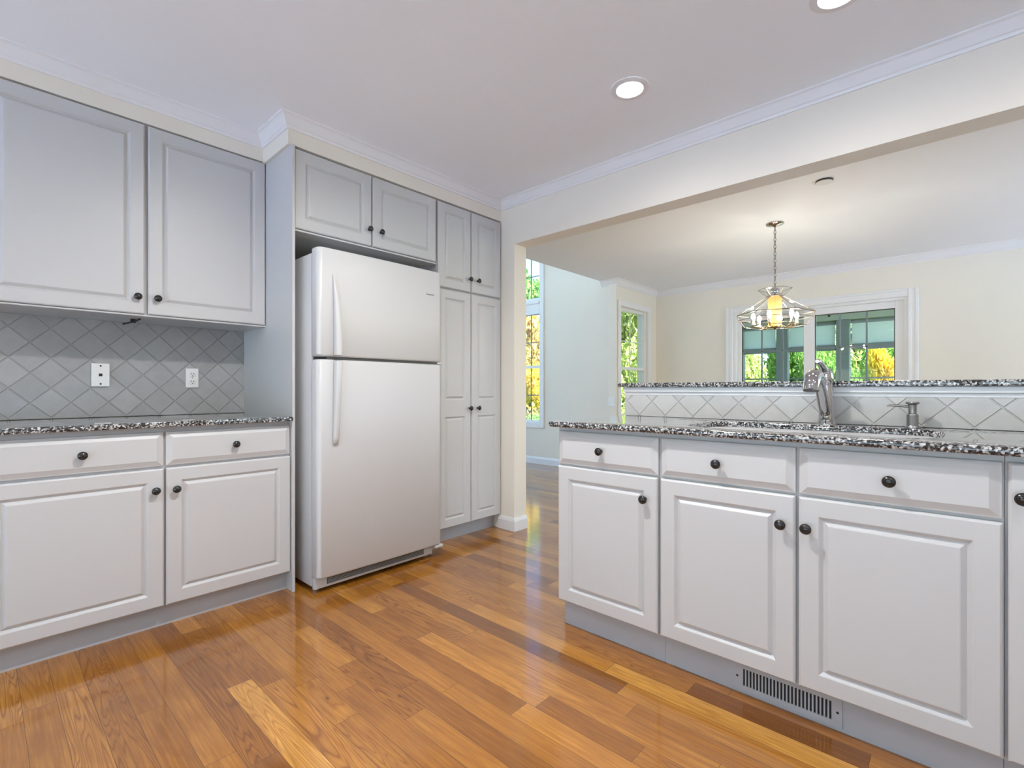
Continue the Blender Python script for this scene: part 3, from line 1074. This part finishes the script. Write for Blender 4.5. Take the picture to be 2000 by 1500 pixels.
for x, y in ((.90, 1.16), (-.35, 1.16), (.90, -.60), (-.35, -.60), (2.09, -.60), (-1.6, 1.16), (.90, -2.0)):  # first lamp inferred from knob shadows, the other unseen ones added for brightness
    can(x, y, UN, 'recessed kitchen lights outside the frame', 4.2 if (x, y) == (.90, 1.16) else .6)

# small round plate on the dining ceiling
t = thing('ceiling_cover', 'small round white cover with a dark rim on the dining room ceiling', 'ceiling cover', (3.77, .65, CD - .01))
MB().lathe([(.050, -.0005), (.050, -.011), (.047, -.012)], (3.77, .65, CD), (0, 0, 1), 32).build('rim', M['gasket'], t, smooth=40)
MB().lathe([(.049, -.0115), (.047, -.014), (.0, -.015)], (3.77, .65, CD), (0, 0, 1), 32).build('cover', M['trim'], t, smooth=40)

# ------------------------------------------------------------------ chandelier
cx, cy = 4.465, 1.12
t = thing('chandelier', 'lit six-sided clear glass chandelier hanging on a chain in the dining room', 'chandelier', (cx, cy, 1.56))
MB().lathe([(.068, 0), (.068, -.006), (.060, -.014), (.020, -.020), (.010, -.030), (.0, -.031)], (cx, cy, CD - .0005), (0, 0, 1), 28).build('canopy', M['chrome'], t, smooth=40)
mb = MB()
zt, zb = CD - .03, 1.905
nl = 17
L = (zt - zb) / nl
for k in range(nl):
    c = (cx, cy, zt - (k + .5) * L)
    u = (1, -1, 0) if k % 2 else (1, 1, 0)
    mb.torus(c, u, (0, 0, 1), .0085, .0026, 14, 6, stretch=(L * .62) / .0085)
mb.build('chain', M['wire'], t, smooth=60)
ROT = math.atan2(-cy, -cx)                # one flat side faces the kitchen
def hexp(r, z, k, n=6):
    a = ROT + math.pi / n + 2 * math.pi * k / n
    return Vector((cx + r * math.cos(a), cy + r * math.sin(a), z))
def hexglass(tiers, name):
    mb = MB()
    for (r0, z0), (r1, z1) in tiers:
        for k in range(6):
            a, b, c, d = hexp(r0, z0, k), hexp(r0, z0, k + 1), hexp(r1, z1, k + 1), hexp(r1, z1, k)
            n = (b - a).cross(d - a).normalized() * .0015
            mb.rings([[a - n, b - n, c - n, d - n], [a + n, b + n, c + n, d + n]])
    return mb.build(name, M['lampglass'], t)
hexglass([((.062, 1.830), (.285, 1.690))], 'glass_hood')
hexglass([((.285, 1.688), (.272, 1.648)), ((.272, 1.647), (.225, 1.585))], 'glass_skirt')
hexglass([((.060, 1.835), (.125, 1.892))], 'glass_crown')
mb = MB()
for k in range(6):
    mb.tube([hexp(.062, 1.831, k), hexp(.286, 1.690, k)], .0032, 6)
    mb.tube([hexp(.286, 1.690, k), hexp(.286, 1.690, k + 1)], .0042, 6)
    mb.tube([hexp(.286, 1.690, k), hexp(.273, 1.648, k), hexp(.226, 1.584, k)], .0028, 6)
    mb.tube([hexp(.273, 1.648, k), hexp(.273, 1.648, k + 1)], .0028, 6)
    mb.tube([hexp(.226, 1.584, k), hexp(.226, 1.584, k + 1)], .0028, 6)
    mb.tube([hexp(.062, 1.831, k), hexp(.062, 1.831, k + 1)], .0030, 6)
    mb.tube([hexp(.126, 1.893, k), hexp(.126, 1.893, k + 1)], .0022, 6)
    mb.tube([hexp(.061, 1.835, k), hexp(.126, 1.893, k)], .0022, 6)
mb.build('frame', M['wire'], t)
MB().lathe([(.0, 0), (.026, -.004), (.034, -.020), (.030, -.040), (.050, -.056), (.058, -.066)], (cx, cy, 1.905), (0, 0, 1), 24, cap=False).build('top_cap', M['chrome'], t, smooth=40)
MB().lathe([(.054, 1.832), (.052, 1.70), (.052, 1.60), (.056, 1.585)], (cx, cy, 0), (0, 0, 1), 12, cap=False).build('amber_column', M['amber'], t, label='glowing amber glass column')
MB().lathe([(.060, 1.585), (.064, 1.577), (.050, 1.570), (.012, 1.566), (.006, 1.556), (.0, 1.555)], (cx, cy, 0), (0, 0, 1), 20).build('bottom_plate', M['brass'], t, smooth=40)
for k in range(6):
    a = ROT + math.pi / 6 + math.pi / 3 * k + .28
    d = Vector((math.cos(a), math.sin(a), 0))
    c = Vector((cx, cy, 0))
    MB().tube([c + d * .055 + Vector((0, 0, 1.588)), c + d * .10 + Vector((0, 0, 1.572)), c + d * .155 + Vector((0, 0, 1.583)), c + d * .165 + Vector((0, 0, 1.604))], .0042, 8).build('arm', M['brass'], t, smooth=60)
    s = MB().lathe([(.016, 1.598), (.020, 1.606), (.0115, 1.609), (.0115, 1.644)], c + d * .165, (0, 0, 1), 14).build('candle', M['candle'], t, smooth=40)
    MB().lathe([(.006, 1.644), (.015, 1.658), (.0165, 1.670), (.012, 1.684), (.004, 1.697), (.0, 1.699)], c + d * .165, (0, 0, 1), 14).build('bulb', M['bulb'], s, smooth=60)

# ------------------------------------------------------------------ great room window
def casing(mb, F, s0, s1, z0, z1, w, d0=-.022, sill=True):
    fbox(mb, F, s0 - w, s0, z0 - (w if sill else 0), z1 + w, d0, -.0005, .004)
    fbox(mb, F, s1, s1 + w, z0 - (w if sill else 0), z1 + w, d0, -.0005, .004)
    fbox(mb, F, s0, s1, z1, z1 + w, d0, -.0005, .004)
    if sill:
        fbox(mb, F, s0, s1, z0 - w, z0, d0, -.0005, .004)
w = thing('window_1', 'tall white framed window with transom in the great room', 'window', (XG, 5.0, .5))
del w['category']; del w['label']
struct(w)
F = PEN(XG)
y0, y1 = W1[0], W1[1]
mb = MB(); casing(mb, F, -y1, -y0, W1[2], W1[3], .075); mb.build('casing', M['trim'], w)
mb = MB()
fr = .022
for s in (-y1, -y0 - fr, -5.30, -5.28 + .0):
    fbox(mb, F, s, s + fr, W1[2], W1[3], .03, .11)
for za, zb in ((W1[2], W1[2] + .03), (1.365, 1.405), (2.335, 2.375), (W1[3] - .03, W1[3])):
    fbox(mb, F, -y1, -y0, za, zb, .03, .11)
mb.build('sash_frame', M['trim'], w)
mb = MB()
for z in (.975, 1.742, 2.698, 3.15):
    fbox(mb, F, -y1 + fr, -y0 - fr, z - .006, z + .006, .066, .076)
for y in (4.60, 4.83, 5.06, 5.52, 5.75, 5.98):
    fbox(mb, F, -y - .006, -y + .006, W1[2] + .03, W1[3] - .03, .066, .076)
mb.build('muntin', M['post'], w)
fbox(MB(), F, -y1 + .01, -y0 - .01, W1[2] + .02, W1[3] - .02, .069, .072).build('pane', M['pane'], w)
mb = MB()
mb.tube([F.p(-y1 + .01, 2.30, .012), F.p(-y0 - .012, 2.30, .012)], .032, 14)
fbox(mb, F, -y1 + .01, -y0 - .012, 2.135, 2.30, -.008, .002)
mb.build('roller_blind', M['trim'], w)
fbox(MB(), F, -y1 + .01, -y0 - .012, 2.120, 2.137, -.012, .006).build('blind_rail', M['grille'], w)

# dining window
w = thing('window_2', 'window', 'window', (5.85, YD, .7))
del w['category']; del w['label']
struct(w)
F = LEFT(YD)
a, b, z0, z1 = W2
mb = MB(); casing(mb, F, a, b, z0, z1, .07); mb.build('casing', M['trim'], w)
mb = MB()
for s in (a, b - .045):
    fbox(mb, F, s, s + .045, z0, z1, .02, .10)
for za, zb in ((z0, z0 + .04), (1.315, 1.352), (z1 - .04, z1)):
    fbox(mb, F, a, b, za, zb, .03, .10)
mb.build('sash_frame', M['trim'], w)
mb = MB()
fbox(mb, F, 5.83, 5.842, z0 + .04, z1 - .04, .058, .068)
for z in (1.01, 1.69):
    fbox(mb, F, a + .045, b - .045, z - .006, z + .006, .058, .068)
mb.build('muntin', M['trim'], w)
fbox(MB(), F, a + .03, b - .03, z0 + .03, z1 - .03, .061, .064).build('pane', M['pane'], w)

# sliding door in the far wall
w = thing('door_1', 'door', 'door', (XF, 1.24, 0))
del w['category']; del w['label']
struct(w)
F = PEN(XF)
a, b, z0, z1 = DOOR
mb = MB(); casing(mb, F, -b, -a, z0 + .001, z1, .085, sill=False)
for s in (-b - .085, -b - .03, -a, -a + .055):
    fbox(mb, F, s, s + .03, .001, z1 + .085, -.030, -.018, .004)
fbox(mb, F, -b, -a, z1 + .058, z1 + .085, -.030, -.018, .004)
mb.build('casing', M['trim'], w)
mb = MB()
fbox(mb, F, -b, -b + .035, z0, z1, .0, .14)
fbox(mb, F, -a - .035, -a, z0, z1, .0, .14)
fbox(mb, F, -b + .035, -a - .035, z1 - .03, z1, .0, .14)
fbox(mb, F, -b + .035, -a - .035, -.03, .02, .0, .14)
mb.build('frame', M['trim'], w)
for i, (s0, s1, l, r, dd) in enumerate(((-b + .035, -1.215, .045, .115, .075), (-1.325, -a - .035, .110, .075, .025))):
    mb = MB()
    fbox(mb, F, s0, s0 + l, .02, z1 - .03, dd, dd + .045, .003)
    fbox(mb, F, s1 - r, s1, .02, z1 - .03, dd, dd + .045, .003)
    fbox(mb, F, s0 + l, s1 - r, z1 - .03 - .075, z1 - .03, dd, dd + .045, .003)
    fbox(mb, F, s0 + l, s1 - r, .02, .20, dd, dd + .045, .003)
    p = mb.build('door_panel', M['trim'], w)
    g0, g1 = s0 + l, s1 - r
    fbox(MB(), F, g0, g1, .20, z1 - .105, dd + .021, dd + .024).build('pane', M['doorpane'], p)
    mb = MB()
    W_ = g1 - g0
    for q in (1 / 3, 2 / 3):
        fbox(mb, F, g0 + W_ * q - .008, g0 + W_ * q + .008, .20, z1 - .105, dd + .014, dd + .031)
    for z in (.55, 1.06, 1.53):
        fbox(mb, F, g0, g1, z - .008, z + .008, dd + .014, dd + .031)
    mb.build('muntin', M['post'], p)
    mb = MB()
    for s in (g0, g1 - .008):
        fbox(mb, F, s, s + .008, .20, z1 - .105, dd + .012, dd + .033)
    fbox(mb, F, g0, g1, z1 - .113, z1 - .105, dd + .012, dd + .033)
    mb.build('weatherstrip', M['gasket'], p)
MB().tube([F.p(-1.20, 1.0, .022), F.p(-1.20, 1.0, -.02), F.p(-1.20, .85, -.02), F.p(-1.20, .85, .022)], .007, 8).build('door_handle', M['post'], w)

# light switch on the pilaster
t = thing('switch_plate', 'white light switch plate on the wall beside the dining window', 'switch', (XG - .025, 3.2, .85))
F = PEN(XG - .02)
fbox(MB(), F, -3.248, -3.150, .845, .960, -.008, -.0003, .002).build('plate', M['plate'], t)
for s in (-3.224, -3.176):
    fbox(MB(), F, s - .005, s + .005, .890, .915, -.016, -.0078, .001).build('toggle', M['plate'], t)

# ------------------------------------------------------------------ outside: porch
struct(MB().box(XF + .15, 9.1, -2.2, 2.9, -.17, -.05).build('floor_porch', M['deck']))
struct(MB().box(XF + .15, 9.3, -2.4, 2.95, 2.34, 2.46).build('ceiling_porch', M['porch']))
struct(MB().box(8.82, 8.98, -2.2, 2.9, 2.12, 2.34).build('trim_porch_beam', M['porch']))
PLAB = ['blue-grey porch post seen through the left pane of the sliding door', 'blue-grey porch post seen through the right pane of the sliding door', 'blue-grey porch post out of sight right of the sliding door', 'blue-grey porch post out of sight left of the sliding door']
for (y, l) in zip((2.115, 1.285, -.6, 2.80), PLAB):
    tag(MB().box(8.83, 8.97, y - .085, y + .085, -.05, 2.12, .006).build('porch_post', M['post']), l, 'post')
SL = ['pale roller shade half drawn on the porch between two posts', 'pale roller shade half drawn on the porch left of both posts', 'pale roller shade half drawn on the porch right of both posts']
for (ya, yb_), l in zip(((1.38, 2.02), (2.21, 2.71), (-.50, 1.19)), SL):
    t = thing('roller_shade', l, 'shade', (8.9, (ya + yb_) / 2, 1.66), 'roller shades hung along the porch')
    MB().box(8.897, 8.900, ya + .01, yb_ - .01, 1.74, 2.10).build('fabric', M['shade'], t)
    MB().tube([(8.9, ya, 2.085), (8.9, yb_, 2.085)], .03, 12).build('roller', M['post'], t, smooth=50)
    MB().box(8.86, 8.93, ya + .002, yb_ - .002, 1.66, 1.745, .008).build('hem_bar', M['post'], t)
t = thing('porch_railing', 'dark porch railing seen low through the sliding door', 'railing', (8.9, 1.2, -.05))
for z in (1.235,):
    MB().box(8.9725, 9.01, -2.1, 2.88, z - .012, z + .012).build('top_rail', M['post'], t)
MB().box(8.9725, 9.005, -2.1, 2.88, .05, .08).build('bottom_rail', M['post'], t)
# hook on the porch ceiling
tag(MB().tube([(8.2, 1.42, 2.34), (8.2, 1.42, 2.22), (8.2, 1.38, 2.18), (8.2, 1.35, 2.10)], .016, 8).build('ceiling_hook', M['slot'], smooth=50), 'black hook hanging from the porch ceiling', 'hook')

struct(MB().box(2.6, 6.7, -6.4, YK - .16, 2.45, 2.55).build('ceiling_sun_blocker', M['trim']))  # unseen eave slab added to keep sun off the dining floor
# ------------------------------------------------------------------ outside: garden
struct(MB().box(-60, 90, -60, 90, -1.3, -.9).build('floor_lawn', M['lawn']))
mb = MB()
mb.box(-16, XK - .16, -16, 20, -.35, -.12)
mb.box(XK - .16, 6.5, -16, YK - .16, -.35, -.12)
mb.box(XK - .16, -.66, YW + .16, 20, -.35, -.12)
mb.box(-.66, 6.5, YN + .16, 20, -.35, -.12)
struct(mb.build('floor_bounce_ground', M['bounce_ground']))  # unseen slabs added to throw sunlight in through the windows
def crown_mesh(name, n, leaf, seed, lobes, mat):
    rnd = random.Random(seed)
    bm = bmesh.new()
    L = []
    for k in range(lobes):
        a = rnd.random() * 6.283
        rr = rnd.random() ** .5 * .62
        L.append((Vector((rr * math.cos(a), rr * math.sin(a), rnd.uniform(-.62, .68))), rnd.uniform(.26, .46)))
    for i in range(n):
        c, r = L[i % lobes]
        d = Vector((rnd.gauss(0, 1), rnd.gauss(0, 1), rnd.gauss(0, 1))).normalized()
        p = c + d * r * rnd.random() ** .45
        q = Vector((rnd.gauss(0, 1), rnd.gauss(0, 1), rnd.gauss(0, 1))).normalized()
        u = q.cross(d if abs(q.dot(d)) < .95 else Vector((1, 0, 0))).normalized()
        v = q.cross(u)
        s = leaf * rnd.uniform(.6, 1.3)
        vs = [bm.verts.new(p + w_) for w_ in (-u * s, -v * s * .55 + q * s * .15, u * s, v * s * .55 + q * s * .15)]
        bm.faces.new(vs)
    me = bpy.data.meshes.new(name)
    bm.to_mesh(me)
    bm.free()
    me.materials.append(mat)
    return me
CM = {k: [crown_mesh('crown_' + k, 9000, .052, s, 14, M[k]) for s in (3, 4)] for k in ('green', 'lime', 'yellow', 'gold')}
def tree(name, x, y, rx, rz, zc, kind, label, cat='tree', v=0):
    t = thing(name, label, cat, (x, y, -.9), 'trees and shrubs in the garden')
    c = bpy.data.objects.new('crown', CM[kind][v % 2])
    sc.collection.objects.link(c)
    c.parent = t
    c.location = (0, 0, zc + .9)
    c.scale = (rx, rx, rz)
    c.rotation_euler = (0, 0, random.random() * 6.28)
    MB().tube([(x, y, -.92), (x + .05, y - .04, (zc - .9) / 2), (x, y, zc)], [max(.06, .03 * rz + .05), .05 + .02 * rz, .04], 8).build('trunk', M['bark'], t, smooth=60)
    return t
tree('garden_tree', 18.5, 5.9, 1.1, 2.2, 1.0, 'lime', 'pale lime-green tree behind the left edge of the sliding door', v=0)
tree('garden_tree', 15.0, 12.7, 1.7, 2.6, 2.2, 'gold', 'gold-leaved tree behind the tall great room window', v=0)
tree('garden_tree', 11.5, 9.35, .9, 1.0, .9, 'yellow', 'bright yellow small tree in the lower great room window', v=1)
tree('garden_tree', 18.0, 15.4, 1.8, 3.0, 4.2, 'green', 'tall green tree under the sky in the top great room window', v=0)
tree('garden_shrub', 10.5, 8.75, .8, .6, -.2, 'green', 'dark green shrub at the foot of the great room window', 'shrub', v=1)
tree('garden_tree', 18.5, 10.1, 2.1, 3.4, 2.4, 'lime', 'tall lime-green tree behind the dining window', v=0)
tree('garden_tree', 14.5, 7.0, .9, 1.9, .9, 'lime', 'slim lime tree at the right of the dining window', v=1)
tree('garden_tree', 11.6, 7.1, .85, 1.3, .2, 'lime', 'low bushy lime-green tree in the lower dining window', v=0)
tree('garden_shrub', 9.6, 5.75, .6, .7, -.1, 'green', 'dark green shrub at the foot of the dining window', 'shrub', v=0)
tree('garden_tree', 14.0, 4.35, .82, 1.6, .55, 'lime', 'lime-green tree at the left edge of the sliding door', v=1)
tree('garden_tree', 14.2, 2.50, .82, 1.7, .6, 'green', 'green tree seen between the two porch posts', v=0)
tree('garden_tree', 13.6, 1.22, .52, 1.7, .6, 'yellow', 'bright yellow tree at the right edge of the sliding door', v=0)
tree('garden_tree', 17.0, 3.55, 1.1, 2.0, 1.0, 'green', 'green tree behind the first porch post', v=1)
tree('garden_tree', 17.2, 1.25, 1.1, 2.0, 1.0, 'green', 'dense green tree just right of the second porch post', v=0)
# woods closing the view
for i, (x, y, r) in enumerate(((27, 24, 2.9), (27, 17.4, 2.9), (27, 10.8, 2.9), (27, 4.2, 2.9), (27, -2.4, 2.9), (34, 27, 3.0), (34, 20, 3.0), (34, 13.4, 3.0), (34, 6.6, 3.0), (34, -.2, 3.0))):
    tree('forest_tree', x, y, r, 3.2, 2.2, ('green', 'lime')[i % 2],
         'distant %s-leaved tree at the wood edge %s' % (('green', 'lime')[i % 2], ['beyond the tall window', 'between the two left windows', 'beyond the dining window', 'beyond the left door pane', 'beyond the right door pane', 'in the back row, far left', 'in the back row, between left windows', 'in the back row, behind dining window', 'in the back row, behind left door pane', 'in the back row, behind right door pane'][i]), v=i)

# ------------------------------------------------------------------ unseen windows added for daylight
def added_window(name, F, s0, s1, z0, z1, n, blind=None):
    w = bpy.data.objects.new(name, None)
    sc.collection.objects.link(w)
    w.location = F.p((s0 + s1) / 2, z0, 0)
    ORG[w.name] = Vector(w.location)
    struct(w)
    mb = MB()
    casing(mb, F, s0, s1, z0, z1, .07)
    mb.build('casing', M['trim'], w)
    mb = MB()
    for k in range(n + 1):
        s = s0 + (s1 - s0 - .04) * k / n
        fbox(mb, F, s, s + .04, z0, z1, .04, .10)
    fbox(mb, F, s0, s1, z0, z0 + .04, .04, .10)
    fbox(mb, F, s0, s1, z1 - .04, z1, .04, .10)
    mb.build('frame', M['trim'], w)
    fbox(MB(), F, s0 + .02, s1 - .02, z0 + .02, z1 - .02, .068, .071).build('pane', M['pane'], w)
    if blind:
        fbox(MB(), F, s0 + .01, s1 - .01, blind, z1 - .002, .012, .022).build('roller_blind', M['trim'], w)  # unseen blind added to hold back the sky
FW = Face((XK, 0, 0), (0, 1, 0), (-1, 0, 0))
for i, h in enumerate(BK):
    added_window('window_%d' % (3 + i), FW, *h, 2, BLIND)
FR_ = Face((0, YK, 0), (-1, 0, 0), (0, -1, 0))
for i, h in enumerate(RK):
    added_window('window_%d' % (5 + i), FR_, -h[1], -h[0], h[2], h[3], 2)
FV = Face((-.5, 0, 0), (0, 1, 0), (-1, 0, 0))
for i, h in enumerate(WG):
    added_window('window_%d' % (8 + i), FV, *h, 2)
FN = Face((0, YN, 0), (1, 0, 0), (0, 1, 0))
for i, h in enumerate(G2):
    added_window('window_%d' % (6 + i), FN, *h, 2)
